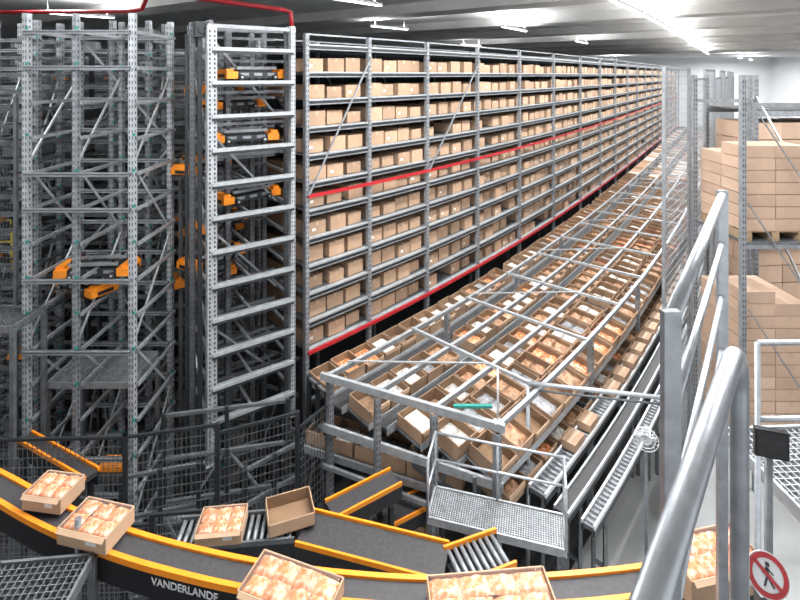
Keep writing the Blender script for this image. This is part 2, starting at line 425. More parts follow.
# ---------------------------------------------------------------- shuttles
def sh_meshes():
    b = MB(); b.box((0, 0, 0.07), (0.62, 0.34, 0.09), 'dark'); b.box((0, 0, 0.125), (0.5, 0.2, 0.03), 'black')
    for x in (-0.2, 0, 0.2): b.box((x, -0.172, 0.08), (0.12, 0.006, 0.04), 'steel')
    e = MB(); e.box((0, 0, 0.07), (0.16, 0.36, 0.1), 'orange'); e.box((0.02, 0, 0.135), (0.1, 0.3, 0.04), 'orange'); e.box((0.085, 0, 0.06), (0.02, 0.2, 0.04), 'black')
    w = MB(); w.cyl((0, -0.02, 0), (0, 0.02, 0), 0.04, 'black', 14); w.cyl((0, -0.024, 0), (0, 0.024, 0), 0.018, 'bright', 10)
    a = MB(); a.box((0, 0, 0.17), (0.6, 0.03, 0.04), 'steel'); a.box((0.25, 0, 0.205), (0.04, 0.025, 0.05), 'black'); a.box((-0.25, 0, 0.205), (0.04, 0.025, 0.05), 'black')
    return [x.mesh(n) for x, n in ((b, 'body'), (e, 'end_cover'), (w, 'wheel'), (a, 'load_arm'))]
SB, SE, SW, SA = sh_meshes()
sh = top('shuttle_vehicle', 'flat black shuttle vehicle with orange end covers on steel rails', 'shuttle', (0, 0, 0), group='shuttle vehicles in the store')
kids = [part('body', SB, sh), part('end_cover', SE, sh, (0.38, 0, 0)), part('end_cover', SE, sh, (-0.38, 0, 0), (0, 0, math.pi))]
for x in (-0.25, 0.25):
    for y in (-0.19, 0.19): kids.append(part('wheel', SW, sh, (x, y, 0.04)))
kids += [part('load_arm', SA, sh, (0, y, 0)) for y in (-0.13, 0.13)]
def tw(x, y, z): return A+ax*x+ay*y+Vector((0, 0, z))
sl = [(tw(TW*f, yy, tz[i]+0.03), ta+da) for i, f, yy, da in ((10, .6, .35, 0.1), (9, .5, .9, .3), (8, .5, .4, -.1), (7, .1, .9, .7), (6, .6, .6, 0.2), (5, .35, 1.0, .5), (4, .2, .8, .4))]
sh.location = sl[0][0]; sh.rotation_euler = (0, 0, sl[0][1])
for p, a in sl[1:]: clone(sh, kids, p, (0, 0, a))
for p, a in (((-3.95, 6.55, 3.9), 0.1), ((-4.25, 6.75, 3.62), -0.5), ((-4.2, 9.0, 4.75), 1.57), ((-2.95, 7.85, 5.14), 1.2), ((-2.9, 7.85, 6.2), 1.2), ((-3.6, 8.9, 2.75), 0), ((-2.95, 7.85, 4.0), .9), ((-3.5, 8.9, 3.95), .2), ((-3.0, 7.6, 3.4), .7)):
    clone(sh, kids, p, (0, 0, a))

# ---------------------------------------------------------------- picking mezzanine frame
base = RP.p3(0, 1.0, 0)
pick = top('picking_station_frame', 'galvanised steel ladder frame over rows of open cartons', 'frame', base)
ZF = 2.60; SE_ = 40.0
for d, s0 in ((1.0, -0.35), (1.7, -0.1), (2.4, 0.15), (3.1, 0.42)):
    mb = MB(); mb.sweep(RP, s0, SE_, d-0.018, d+0.018, ZF-0.06, ZF, 'steel'); mb.sweep(RP, s0, SE_, d-0.024, d+0.024, ZF, ZF+0.01, 'bright')
    part('long_beam', mb.mesh('long_beam', base), pick)
def endp(d, z): t = (d-1.0)/2.1; return RP.p3(-0.38, 0.95, z)*(1-t)+RP.p3(0.44, 3.15, z)*t
mb = MB(); mb.beam(endp(.98, ZF-0.02), endp(3.12, ZF-0.02), 0.05, 0.09, 'bright'); part('end_beam', mb.mesh('end_beam', base), pick)
for z, h_, m_ in ((1.92, 0.10, 'bright'), (1.42, 0.05, 'steel')):
    mb = MB(); mb.beam(endp(1.0, z), endp(3.1, z), 0.04, h_, m_); part('end_beam', mb.mesh('end_beam', base), pick)
q = 1.25; k = 0
while q < SE_:
    mb = MB(); mb.beam(RP.p3(q, 1.0, ZF+0.02), RP.p3(q, 3.1, ZF+0.02), 0.04, 0.04, 'bright'); part('cross_beam', mb.mesh('cross_beam', base), pick)
    if k % 2 == 0:
        mb = MB(); mb.beam(RP.p3(q-1.25, 1.0, ZF+0.04), RP.p3(q, 2.4, ZF+0.04), 0.025, 0.015, 'bright')
        part('brace', mb.mesh('brace', base), pick)
    q += 1.4; k += 1
pm = upright_mesh(2.53, 0.07, 0.07, 'steel')
q = 0.0
while q < SE_:
    for d, o in ((1.0, -0.3), (3.1, 0.4)):
        part('post', pm, pick, RP.p3(q+o, d, 0)-base, (0, 0, RP.ang(q)))
    q += 2.4
for d, s_ in ((1.7, -0.1), (2.4, .15)): part('post', pm, pick, RP.p3(s_, d, 0)-base, (0, 0, 0.37))
CD = 0.43
rows = [(0.42, 2.04, 0.10, -0.1), (1.26, 2.04, 0.10, -0.05), (1.97, 2.04, 0.10, 0.15), (2.42, 2.02, 0.12, 0.28), (2.87, 1.97, 0.22, 0.42)]
for d, z, tl, st in rows:
    mb = MB(); hw = CD/2+.002; c0, c1 = d-hw, d+hw
    n = 80
    for k in range(n):
        q0 = st+(SE_-st)*k/n; q1 = st+(SE_-st)*(k+1)/n; b = len(mb.v)
        for qq in (q0, q1):
            for dd, sg in ((c0, 1), (c1, -1)):
                for dz in (-0.03, -0.006): p = RP.p3(qq, dd, z+sg*hw*math.tan(tl)+dz); mb.v.append(tuple(p))
        for f in ((0,1,5,4),(2,6,7,3),(1,3,7,5),(0,4,6,2),(0,2,3,1),(4,5,7,6)):
            mb.f.append(tuple(b+i for i in f)); mb.m.append(mb.mi('mid')); mb.sm.append(False)
    mb.sweep(RP, st, SE_, d+hw, d+hw+.012, z-hw*math.tan(tl)-0.05, z-hw*math.tan(tl)+0.03, 'bright')
    part('deck', mb.mesh('deck', base), pick)
mb = MB(); mb.sweep(RP, 0.05, SE_, 1.52, 1.70, 2.0, 2.04, 'belt'); mb.sweep(RP, 0.05, SE_, 1.50, 1.515, 1.97, 2.08, 'bright'); mb.sweep(RP, 0.05, SE_, 1.705, 1.72, 1.97, 2.08, 'bright')
mb.sweep(RP, -.1, SE_, .69, .99, 1.98, 2.02, 'belt'); mb.sweep(RP, -.1, SE_, .68, .69, 1.97, 2.06, 'bright'); mb.sweep(RP, -.1, SE_, .99, 1.0, 1.97, 2.06, 'bright')
part('conveyor_belt', mb.mesh('conveyor_belt', base), pick)
mb = MB()
q = 0.3
while q < SE_:
    mb.beam(RP.p3(q, 0.15, 1.6), RP.p3(q, 3.1, 1.6), 0.05, 0.08, 'mid')
    for d in (0.42, 1.26, 1.97, 2.42, 2.87): mb.beam(RP.p3(q, d, 1.6), RP.p3(q, d, 1.97), 0.04, 0.04, 'mid')
    q += 2.4
part('support', mb.mesh('support', base), pick, kind='stuff')
def open_carton(w, d, h, flap=True, m='card'):
    mb = MB(); t = 0.008
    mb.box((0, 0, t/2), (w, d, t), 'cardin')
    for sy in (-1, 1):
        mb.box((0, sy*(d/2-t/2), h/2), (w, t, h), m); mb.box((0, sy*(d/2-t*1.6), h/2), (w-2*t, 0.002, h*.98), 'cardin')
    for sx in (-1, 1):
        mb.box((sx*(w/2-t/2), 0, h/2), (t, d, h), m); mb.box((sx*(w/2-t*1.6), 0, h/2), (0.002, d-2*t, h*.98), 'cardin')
    if flap:
        mb.box((0, -d/2-0.008, h-0.02), (w*0.96, 0.005, 0.045), 'cardlight', Matrix.Rotation(-0.2, 3, 'X'))
    return mb.mesh('open_carton')
ocm = [open_carton(0.345, CD, 0.18), open_carton(0.35, CD, 0.16), open_carton(0.345, CD-.02, 0.19, False)]
cont = []
for m, z, a in (('pack', 0.10, 0.05), ('packb', 0.10, 0.05), ('packg', 0.06, 0.06), ('packb', 0.07, 0.06), ('packb', 0.10, 0.05), ('cardin', 0.03, 0.02), ('pack', 0.09, 0.04), ('pack', 0.07, 0.05), ('pastry', 0.08, 0.05), ('packg', 0.09, 0.05)):
    mb = MB(); mb.heap(0.32, CD-.05, z, a, m); cont.append(mb.mesh('contents'))
GC = 'open cartons in the picking rows'
far = MB()
for ri, (d, z, tl, st) in enumerate(rows):
    q = st+0.19
    while q < SE_-0.5:
        if R.random() < 0.97:
            rr = (tl, 0, RP.ang(q)+R.uniform(-.01, .01)); p = RP.p3(q, d, z)
            if q < 18:
                o = top('open_carton', 'open brown cardboard carton holding packaged bakery goods', 'box', p, rr, R.choice(ocm), GC)
                part('contents', R.choice(cont), o)
            else:
                rot = Matrix.Rotation(rr[2], 3, 'Z') @ Matrix.Rotation(tl, 3, 'X')
                far.box(p+rot@Vector((0, 0, 0.08)), (0.345, CD, 0.16), 'card', rot); far.box(p+rot@Vector((0, 0, 0.155)), (0.3, CD-.06, 0.02), R.choice(('pack', 'packb', 'cardin')), rot)
        q += 0.365
top('open_cartons', 'distant open brown cartons along the picking rows', 'boxes', me=far.mesh('open_cartons'), kind='stuff')
def shelf(e0, e1, label, z, nm, off=0.24):
    dr = (e1-e0).normalized(); an = math.atan2(dr.y, dr.x); Ls = (e1-e0).length
    low = top('lower_shelf', label, 'shelf', (e0.x, e0.y, 0), (0, 0, an))
    mb = MB(); mb.box((Ls/2, 0.05, z-0.03), (Ls, 0.5, 0.02), 'mid'); part('deck', mb.mesh('deck'), low)
    mb = MB(); mb.box((Ls/2, -0.22, z-0.03), (Ls, 0.03, 0.09), 'bright'); part('edge_beam', mb.mesh('edge_beam'), low)
    lm = upright_mesh(z-.05, 0.07, 0.07, 'mid')
    for x in (0.05, Ls/2, Ls-0.05): part('leg', lm, low, (x, -0.2, 0)); part('leg', lm, low, (x, 0.28, 0))
    for k in range(int((Ls-.08)/0.37)):
        x = off+k*0.37
        o = top('open_carton', nm, 'box', Vector((e0.x, e0.y, z))+dr*x+Vector((-dr.y, dr.x, 0))*0.05+Vector((0, 0, -0.018)), (0, 0, an+R.uniform(-.03, .03)), ocm[2], GC)
        part('contents', R.choice(cont), o)
shelf(at(308, 434, 1.45), at(476, 486, 1.45), 'grey steel shelf carrying cardboard cartons below the frame', 1.45, 'open brown cardboard carton on the lower grey shelf')
shelf(at(345, 505, 0.8), at(440, 535, 0.8), 'low dark shelf with cartons near the floor', 0.8, 'open brown cardboard carton on the low dark shelf')
# ---------------------------------------------------------------- right side conveyors
def line_conveyor(label, d, z, w, s0, s1, rail='white', bm='belt', rh=0.05):
    b = RP.p3(s0, d, 0); o = top('conveyor', label, 'conveyor', b)
    m_ = MB(); m_.sweep(RP, s0, s1, d-w/2, d+w/2, z-0.05, z, bm); part('belt', m_.mesh('belt', b), o)
    for sd in (-1, 1):
        m_ = MB(); m_.sweep(RP, s0, s1, d+sd*w/2-0.012, d+sd*w/2+0.012, z-rh, z+0.03, rail); m_.sweep(RP, s0, s1, d+sd*w/2-0.011, d+sd*w/2+0.011, z-rh-.08, z-rh, 'dark'); part('side_rail', m_.mesh('side_rail', b), o)
    if bm == 'mid':
        m_ = MB(); q = s0+.05
        while q < min(s1, 16):
            m_.cyl(RP.p3(q, d-w/2, z+.006), RP.p3(q, d+w/2, z+.006), 0.018, 'steel', 8); q += 0.075
        part('roller', m_.mesh('roller', b), o, kind='stuff')
    q = s0+0.3
    while q < s1:
        m_ = MB()
        for sd in (-1, 1): c = RP.p3(q, d+sd*w/2, 0); m_.box((c.x, c.y, (z-0.1)/2), (0.04, 0.04, z-0.1), 'mid')
        m_.beam(RP.p3(q, d-w/2, z*0.5), RP.p3(q, d+w/2, z*0.5), 0.03, 0.04, 'mid')
        part('leg', m_.mesh('leg', b), o); q += 2.6
    return o
line_conveyor('roller conveyor with white side rails running along the cartons', 3.29, 1.66, 0.2, 0.9, 40, 'white', 'mid', .02)
line_conveyor('narrow dark conveyor with pale side rails beside the walkway', 3.53, 1.50, 0.16, 1.0, 40, 'bright', 'belt', .02)
line_conveyor('narrow roller conveyor with white rail next to the concrete walkway', 3.75, 1.34, 0.14, 1.2, 40, 'white', 'mid', .02)
smb = closed_box(0.18, 0.30, 0.1, lab=False)
for q in [1.8+0.45*i for i in range(44)]:
    if R.random() < 0.75:
        o = top('cardboard_box', 'small brown carton travelling on the white-railed conveyor', 'box', RP.p3(q, 3.29, 1.685), (0, 0, RP.ang(q)+1.57), smb, 'cartons on the side conveyor')
for q in [0.75+0.38*i for i in range(24)]:
    o = top('open_carton', 'open brown carton on the lower level beneath the frame edge', 'box', RP.p3(q, 2.9, 1.55), (0.08, 0, RP.ang(q)+R.uniform(-.015, .015)), ocm[1], GC)
    if q < 5: part('contents', R.choice(cont), o)

# ---------------------------------------------------------------- foreground conveyor
fp = smooth([at(px, py, 3.02) for px, py in ((-160, 410), (-60, 444), (0, 473), (60, 505), (130, 532), (200, 551), (270, 565), (350, 575), (440, 580), (550, 577), (650, 567), (740, 553))], 6)
FP = Path(fp); L = FP.a[-1]-0.01; ZC = 3.0; W = 0.15
b = FP.p3(0, 0, 0)
fc = top('belt_conveyor', 'curved belt conveyor with orange side rails and black belt', 'conveyor', b)
mb = MB(); mb.sweep(FP, 0, L, 0.0, W, ZC-0.05, ZC, 'belt', 0.12); part('belt', mb.mesh('belt', b), fc)
for d in (-0.018, W+0.018):
    mb = MB(); mb.sweep(FP, 0, L, d-0.018, d+0.018, ZC-0.025, ZC+0.02, 'orange', 0.12)
    part('side_rail', mb.mesh('side_rail', b), fc, label='orange painted side rail')
    mb = MB(); mb.sweep(FP, 0, L, d-0.016, d+0.016, ZC-0.2, ZC-0.025, 'black', 0.12); part('side_frame', mb.mesh('side_frame', b), fc, label='black side frame')
q = 0.4
while q < L:
    mb = MB()
    for d in (-0.02, W+0.02): mb.box(tuple(FP.p3(q, d, (ZC-0.2)/2)), (0.05, 0.05, ZC-0.2), 'dark')
    for z in (0.8, 1.9): mb.beam(FP.p3(q, -0.02, z), FP.p3(q, W+0.02, z), 0.03, 0.04, 'dark')
    part('leg', mb.mesh('leg', b), fc); q += 1.5
def text_mesh(t, size, m, ext=0.001):
    cu = bpy.data.curves.new('lettering', 'FONT'); cu.body = t; cu.size = size; cu.extrude = ext; cu.align_x = 'CENTER'; cu.align_y = 'CENTER'; cu.offset = size*0.014
    o = bpy.data.objects.new('tmp', cu); COL.objects.link(o); bpy.context.view_layer.update()
    me = bpy.data.meshes.new_from_object(o.evaluated_get(bpy.context.evaluated_depsgraph_get())); bpy.data.objects.remove(o)
    me.materials.clear(); me.materials.append(M[m]); me.name = 'lettering'; return me
def s_for_px(px, d):
    best = min(range(400), key=lambda k: abs((lambda p: 400+F*p.x/p.y)(FP.pos(L*k/400, d))-px)); return L*best/400
qs = s_for_px(188, W)
tp = FP.p3(qs, W+0.042, ZC-0.068)-b
part('lettering', text_mesh('VANDERLANDE', 0.074, 'white'), fc, tp, (math.pi/2, 0, FP.ang(qs)), label='white capital letters')
def pastry_box(px, d, rot, label, sz=(0.5, 0.38, 0.15)):
    q = s_for_px(px, d); p = FP.p3(q, d, ZC+0.022)
    return pastry_at(p, FP.ang(q)+rot, label, sz)
def pastry_at(p, a, label, sz):
    w, dd, h = sz
    o = top('pastry_carton', label, 'box', p, (0, 0, a), group='cartons of bagged pastries')
    mb = MB(); t = 0.008
    mb.box((0, 0, t/2), (w, dd, t), 'cardin')
    for s_ in (-1, 1):
        mb.box((0, s_*(dd/2), h/2), (w, t, h), 'cardlight'); mb.box((s_*(w/2), 0, h/2), (t, dd, h), 'cardlight')
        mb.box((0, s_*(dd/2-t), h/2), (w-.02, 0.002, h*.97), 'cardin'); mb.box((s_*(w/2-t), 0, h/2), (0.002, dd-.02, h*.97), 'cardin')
    mb.box((w*0.2, -dd/2-0.005, h*0.55), (w*0.2, 0.002, h*0.35), 'label')
    mb.box((0, -dd/2-0.015, h-0.012), (w*0.97, 0.03, 0.005), 'cardlight', Matrix.Rotation(0.6, 3, 'X'))
    part('body', mb.mesh('body'), o)
    nx = 3 if w < .55 else 4
    for i in range(nx):
        for j in range(2):
            pw, pd = (w-.03)/nx, (dd-.03)/2
            m2 = MB(); m2.pillow(pw*1.04, pd*1.04, 0.055, 'pastry', 7, 0.3)
            part('bread_pack', m2.mesh('bread_pack'), o, (-w/2+.015+pw*(i+.5), -dd/2+.015+pd*(j+.5), h-0.022+R.uniform(-.006, .008)), (R.uniform(-.1, .1), R.uniform(-.12, .12), R.uniform(-.1, .1)))
    m2 = MB(); m2.heap(w*0.95, dd*0.95, h+0.004, 0.026, 'plastic', 14)
    part('plastic_bag', m2.mesh('plastic_bag'), o, label='crinkled clear plastic bag')
    return o
pastry_box(54, -0.02, 0.25, 'light cardboard carton of pastries in clear plastic on conveyor', (0.34, 0.25, 0.12))
pastry_box(97, 0.08, 0.1, 'light cardboard carton of bagged croissants on black belt', (0.42, 0.28, 0.12))
pastry_box(293, 0.20, -0.2, 'light cardboard carton full of plastic-wrapped pastries', (0.62, 0.30, 0.10))
pastry_box(490, 0.20, 0.06, 'wide light carton of plastic-wrapped pastries on belt', (0.80, 0.30, 0.11))
pastry_box(712, 0.12, 0.05, 'light carton of bagged pastries on conveyor beside the sign', (0.6, 0.32, 0.18))

# ---------------------------------------------------------------- lower conveyors
def straight_conv(a, b_, w, label, rollers=False, rail='orange'):
    a, b_ = Vector(a), Vector(b_); d = b_-a; Ln = d.length; an = math.atan2(d.y, d.x); z = a.z
    o = top('roller_conveyor' if rollers else 'belt_conveyor', label, 'conveyor', (a.x, a.y, 0), (0, 0, an))
    if rollers:
        rm = MB(); rm.cyl((0, -w/2, 0), (0, w/2, 0), 0.02, 'steel', 12); rm = rm.mesh('roller')
        n = int(Ln/0.065)
        for i in range(n): part('roller', rm, o, (0.04+i*0.065, 0, z-0.02))
        mb = MB(); mb.box((Ln/2, 0, z-0.09), (Ln, w, 0.02), 'dark'); part('pan', mb.mesh('pan'), o)
    else:
        mb = MB(); mb.box((Ln/2, 0, z-0.03), (Ln, w, 0.05), 'belt'); part('belt', mb.mesh('belt'), o)
    for sd in (-1, 1):
        mb = MB(); mb.box((Ln/2, sd*(w/2+0.015), z+0.0), (Ln, 0.022, 0.045), rail)
        part('side_rail', mb.mesh('side_rail'), o, label='orange painted side rail' if rail == 'orange' else None)
        mb = MB(); mb.box((Ln/2, sd*(w/2+0.015), z-0.1), (Ln, 0.024, 0.15), 'dark'); part('side_frame', mb.mesh('side_frame'), o)
    for x in (0.15, Ln-0.15):
        mb = MB()
        for sd in (-1, 1): mb.box((x, sd*(w/2+0.02), (z-0.18)/2), (0.05, 0.05, z-0.18), 'dark')
        mb.box((x, 0, z*0.5), (0.04, w, 0.05), 'dark'); part('leg', mb.mesh('leg'), o)
    return o
ZL = 2.1
straight_conv(at(304, 526, ZL), at(446, 562, ZL), 0.34, 'dark belt conveyor section with orange side rails')
straight_conv(at(176, 534, ZL-0.0), at(296, 524, ZL), 0.30, 'roller conveyor carrying open cartons', True, 'mid')
straight_conv(at(330, 510, 1.8), at(396, 476, 1.8), 0.22, 'narrow dark belt conveyor with orange rails', False)
straight_conv(at(452, 566, ZL), at(506, 546, ZL), 0.32, 'roller conveyor with steel rollers and orange side rail', True)
straight_conv(at(25, 436, 2.2), at(92, 474, 2.2), 0.12, 'dark belt conveyor with bright orange rails under racks')
straight_conv(at(372, 524, 1.3), at(440, 490, 1.3), 0.24, 'low orange-railed conveyor beneath the frame', False)
c1 = at(290, 520, ZL)
o = top('open_carton', 'empty open cardboard carton standing on conveyor rollers', 'box', (c1.x, c1.y, ZL+0.028), (0, 0, 0.35), open_carton(0.44, 0.34, 0.12, False, 'cardlight'), GC)
c2 = at(222, 534, ZL); pastry_at((c2.x, c2.y, ZL+.028), 0.1, 'cardboard carton of wrapped goods on lower roller conveyor', (0.42, 0.3, 0.12))

# ---------------------------------------------------------------- work platform with guard rails
def grating(w, d, m='steel', sp=0.035):
    mb = MB()
    n = int(w/sp)
    for i in range(n+1): mb.box((-w/2+w*i/n, 0, 0), (0.006, d, 0.03), m)
    n = int(d/sp)
    for i in range(n+1): mb.box((0, -d/2+d*i/n, 0.002), (w, 0.006, 0.02), m)
    for s_ in (-1, 1): mb.box((0, s_*d/2, -0.01), (w+.02, 0.02, 0.08), m); mb.box((s_*w/2, 0, -0.01), (0.02, d, 0.08), m)
    return mb.mesh('grating')
pc = at(496, 518, 1.9); pa = -0.27
wp = top('work_platform', 'small steel grating platform with tubular guard rails', 'platform', (pc.x, pc.y, 0), (0, 0, pa))
part('grating', grating(1.36, 0.40, 'bright', 0.024), wp, (0, 0, 1.9))
gr = MB()
w2, d2 = 0.68, 0.2
for z in (2.52, 2.22):
    gr.tube([(-w2, -d2, z), (-w2, d2, z)], 0.014, 'pipe', 8); gr.tube([(-w2, d2, z), (w2, d2, z)], 0.014, 'pipe', 8); gr.tube([(w2, d2, z), (w2, -d2, z)], 0.014, 'pipe', 8)
for x, y in ((-w2, -d2), (-w2, d2), (0, d2), (w2, d2), (w2, -d2)): gr.cyl((x, y, 1.9), (x, y, 2.53), 0.014, 'pipe', 8)
part('guard_rail', gr.mesh('guard_rail'), wp)
for x in (-w2, w2):
    for y in (-d2, d2): mb = MB(); mb.box((0, 0, 0.93), (0.04, 0.04, 1.86), 'mid'); part('leg', mb.mesh('leg'), wp, (x*0.97, y*0.95, 0))

# ---------------------------------------------------------------- mesh fences
def mesh_panel(w, h, m='dark', sp=0.055):
    mb = MB(); n = int(w/sp)
    for i in range(n+1): mb.box((-w/2+w*i/n, 0, h/2), (0.005, 0.005, h), m)
    n = int(h/sp/2)
    for i in range(n+1): mb.box((0, 0, h*i/n), (w, 0.005, 0.005), m)
    return mb.mesh('wire_mesh')
def fence(p, q, h, m, label, zb=0.0, sp=0.055, pm_=None):
    p, q = Vector(p), Vector(q); d = q-p; Ln = d.length; a = math.atan2(d.y, d.x)
    o = top('mesh_fence', label, 'fence', (p.x, p.y, zb), (0, 0, a)); pm_ = pm_ or m
    part('wire_mesh', mesh_panel(Ln-0.06, h-0.1, m, sp), o, (Ln/2, 0, 0.08))
    for x in (0.0, Ln): mb = MB(); mb.box((0, 0, h/2), (0.045, 0.045, h), pm_); mb.box((0, 0, .01), (.1, .1, .02), pm_); part('post', mb.mesh('post'), o, (x, 0, 0))
    mb = MB(); mb.box((Ln/2, 0, h-0.02), (Ln, 0.03, 0.03), pm_); part('top_rail', mb.mesh('top_rail'), o)
FL = 'dark wire mesh safety fence panel on black steel posts'
for p, q_, h in (((-3.05, 5.55), (-2.1, 5.75), 2.5), ((-2.1, 5.75), (-1.25, 6.1), 2.4), ((-4.6, 5.5), (-3.05, 5.55), 2.5), ((-1.25, 6.1), (-0.95, 6.55), 2.2), ((-2.6, 5.25), (-1.6, 5.35), 1.9), ((-4.2, 5.2), (-2.6, 5.25), 1.8)):
    fence(p, q_, h, 'mid', FL, 0, 0.05, 'dark')
for x in (-9.2, -7.7, -6.2, -4.7):
    fence((x, 10.1), (x+1.45, 10.1), 6.9, 'mid', 'tall dark wire mesh screen inside the shuttle store', 0, 0.045, 'dark')
fence((-6.6, 7.0), (-5.3, 6.9), 6.2, 'mid', 'tall grey wire mesh screen at the store edge', 0, 0.05)
fence((-3.2, 7.3), (-2.65, 7.2), 5.0, 'mid', 'grey wire mesh guard beside the lift tower', 0, 0.045)
def machine(p, a, label):
    o = top('drive_unit', label, 'machine', p, (0, 0, a))
    mb = MB(); mb.box((0, 0, 0.45), (0.6, 0.4, 0.9), 'dark'); mb.box((0, -0.205, 0.5), (0.5, 0.01, 0.6), 'mid'); part('housing', mb.mesh('housing'), o)
    mb = MB(); mb.cyl((-0.25, 0, 1.0), (0.15, 0, 1.0), 0.09, 'mid', 16); mb.cyl((0.15, 0, 1.0), (0.22, 0, 1.0), 0.07, 'black', 16); mb.box((-0.05, 0, .93), (.3, .14, .08), 'mid'); part('motor', mb.mesh('motor'), o)
for p, a in (((-2.7, 6.2, 0), .2), ((-3.9, 6.6, 0), .2)): machine(p, a, 'dark grey drive unit with motor on concrete floor')
def trestle(p, q, h, label, m='dark'):
    p, q = Vector(p), Vector(q); d = q-p; Ln = d.length; a = math.atan2(d.y, d.x)
    o = top('support_trestle', label, 'support', (p.x, p.y, 0), (0, 0, a))
    for x in (0, Ln/2, Ln): mb = MB(); mb.box((0, 0, h/2), (0.05, 0.05, h), m); part('post', mb.mesh('post'), o, (x, 0, 0))
    for z in (h*.25, h*.5, h*.75, h): mb = MB(); mb.box((Ln/2, 0, z-.03), (Ln, 0.04, 0.04), 'mid'); part('beam', mb.mesh('beam'), o)
    mb = MB(); mb.beam((0, 0, h*.25), (Ln/2, 0, h*.75), 0.02, 0.025, 'steel'); mb.beam((Ln/2, 0, h*.75), (Ln, 0, h*.25), 0.02, 0.025, 'steel'); part('brace', mb.mesh('brace'), o)
for p, q_, h in (((-3.0, 6.35), (-1.5, 6.65), 2.2), ((-3.0, 7.3), (-2.6, 7.6), 3.3), ((-1.3, 7.15), (-1.0, 6.8), 2.2), ((-4.8, 7.7), (-4.4, 7.6), 3.0), ((-1.9, 6.1), (-1.3, 6.6), 1.7), ((-3.2, 5.75), (-2.4, 5.95), 1.9), ((-2.2, 7.9), (-1.5, 7.6), 2.2)):
    trestle(p, q_, h, 'dark steel support trestle under the lift')
def platform(p, w, d, a, label, m='steel', legs=True):
    o = top('grating_platform', label, 'platform', (p[0], p[1], 0), (0, 0, a)); part('grating', grating(w, d, m, 0.045), o, (0, 0, p[2]))
    for x in (-w/2, w/2):
        for y in (-d/2, d/2): mb = MB(); mb.box((0, 0, p[2]/2), (0.05, 0.05, p[2]), 'mid'); part('leg', mb.mesh('leg'), o, (x, y, 0))
platform((-3.9, 6.62, 2.62), 1.05, 0.7, 0.0, 'steel grating maintenance platform inside the rack', 'steel')
platform(at(4, 318, 3.6), 0.6, 0.5, 0, 'steel maintenance platform beside shuttle rack', 'mid')
platform(at(28, 592, 3.0), 0.62, 0.42, 0.1, 'dark steel grating walkway beside the curved conveyor', 'mid')
p = at(4, 245, 4.0); yo = top('yellow_guard', 'yellow tubular guard frame at the platform edge', 'guard rail', (p.x, p.y, 3.65))
mb = MB(); mb.tube([(-0.3, 0, 0), (-0.3, 0, 0.72), (0.1, 0, 0.72), (0.12, 0, 0.0)], 0.014, 'yellow', 8); part('frame', mb.mesh('frame'), yo)
mb = MB(); mb.cyl((-0.3, 0, .4), (.11, 0, .4), 0.012, 'yellow', 8); part('middle_rail', mb.mesh('middle_rail'), yo)
def handrail(pts, zb, h, label, r=0.018, mids=(0.55,)):
    pts = [Vector(p) for p in pts]; o = top('handrail', label, 'railing', (pts[0].x, pts[0].y, zb))
    o0 = Vector((pts[0].x, pts[0].y, zb))
    for z in [h]+[h-k for k in mids]:
        mb = MB(); mb.tube([Vector((p.x, p.y, zb+z))-o0 for p in pts], r, 'pipe', 8); part('rail', mb.mesh('rail'), o)
    for p in pts: mb = MB(); mb.cyl((0, 0, 0), (0, 0, h), r, 'pipe', 8); part('post', mb.mesh('post'), o, Vector((p.x, p.y, zb))-o0)
pz = at(78, 518, 3.2); o = top('steel_post', 'slim grey steel post rising beside the conveyor', 'post', (pz.x, pz.y, 0))
mb = MB(); mb.cyl((0, 0, 0), (0, 0, 3.2), 0.022, 'mid', 10); part('pole', mb.mesh('pole'), o)
mb = MB(); mb.box((0, 0, 0.01), (.15, .15, .02), 'mid'); part('base_plate', mb.mesh('base_plate'), o)
a_ = at(528, 383, 2.66); b2 = at(665, 398, 2.66)
o = top('handrail', 'horizontal steel tube bridging the walkway', 'railing', (b2.x, b2.y, 0))
mb = MB(); mb.cyl(a_, (b2.x, b2.y, 2.66), 0.026, 'pipe', 10); mb.cyl((a_.x, a_.y, 2.58), (b2.x, b2.y, 2.58), 0.013, 'mid', 8); part('rail', mb.mesh('rail', (b2.x, b2.y, 0)), o)
mb = MB(); mb.cyl((0, 0, 0), (0, 0, 2.75), 0.03, 'pipe', 10); part('post', mb.mesh('post'), o)
mb = MB(); mb.cyl((0, 0, 0), (0, 0, 2.62), 0.025, 'pipe', 10); part('post', mb.mesh('post'), o, (a_.x-b2.x, a_.y-b2.y, 0))
cpt = RP.p3(0.42, 3.1, 0)
o = top('signal_mast', 'slim white mast standing on the steel frame corner', 'mast', (cpt.x, cpt.y+0.02, ZF+0.012))
mb = MB(); mb.cyl((0, 0, 0), (0, 0, 0.6), 0.012, 'white', 8); mb.box((0, 0, 0.01), (.08, .08, .02), 'white'); part('pole', mb.mesh('pole'), o)
mb = MB(); mb.box((-0.26, 0.13, 0.1), (0.44, 0.04, 0.03), 'teal'); part('bracket', mb.mesh('bracket'), o, label='teal bracket')

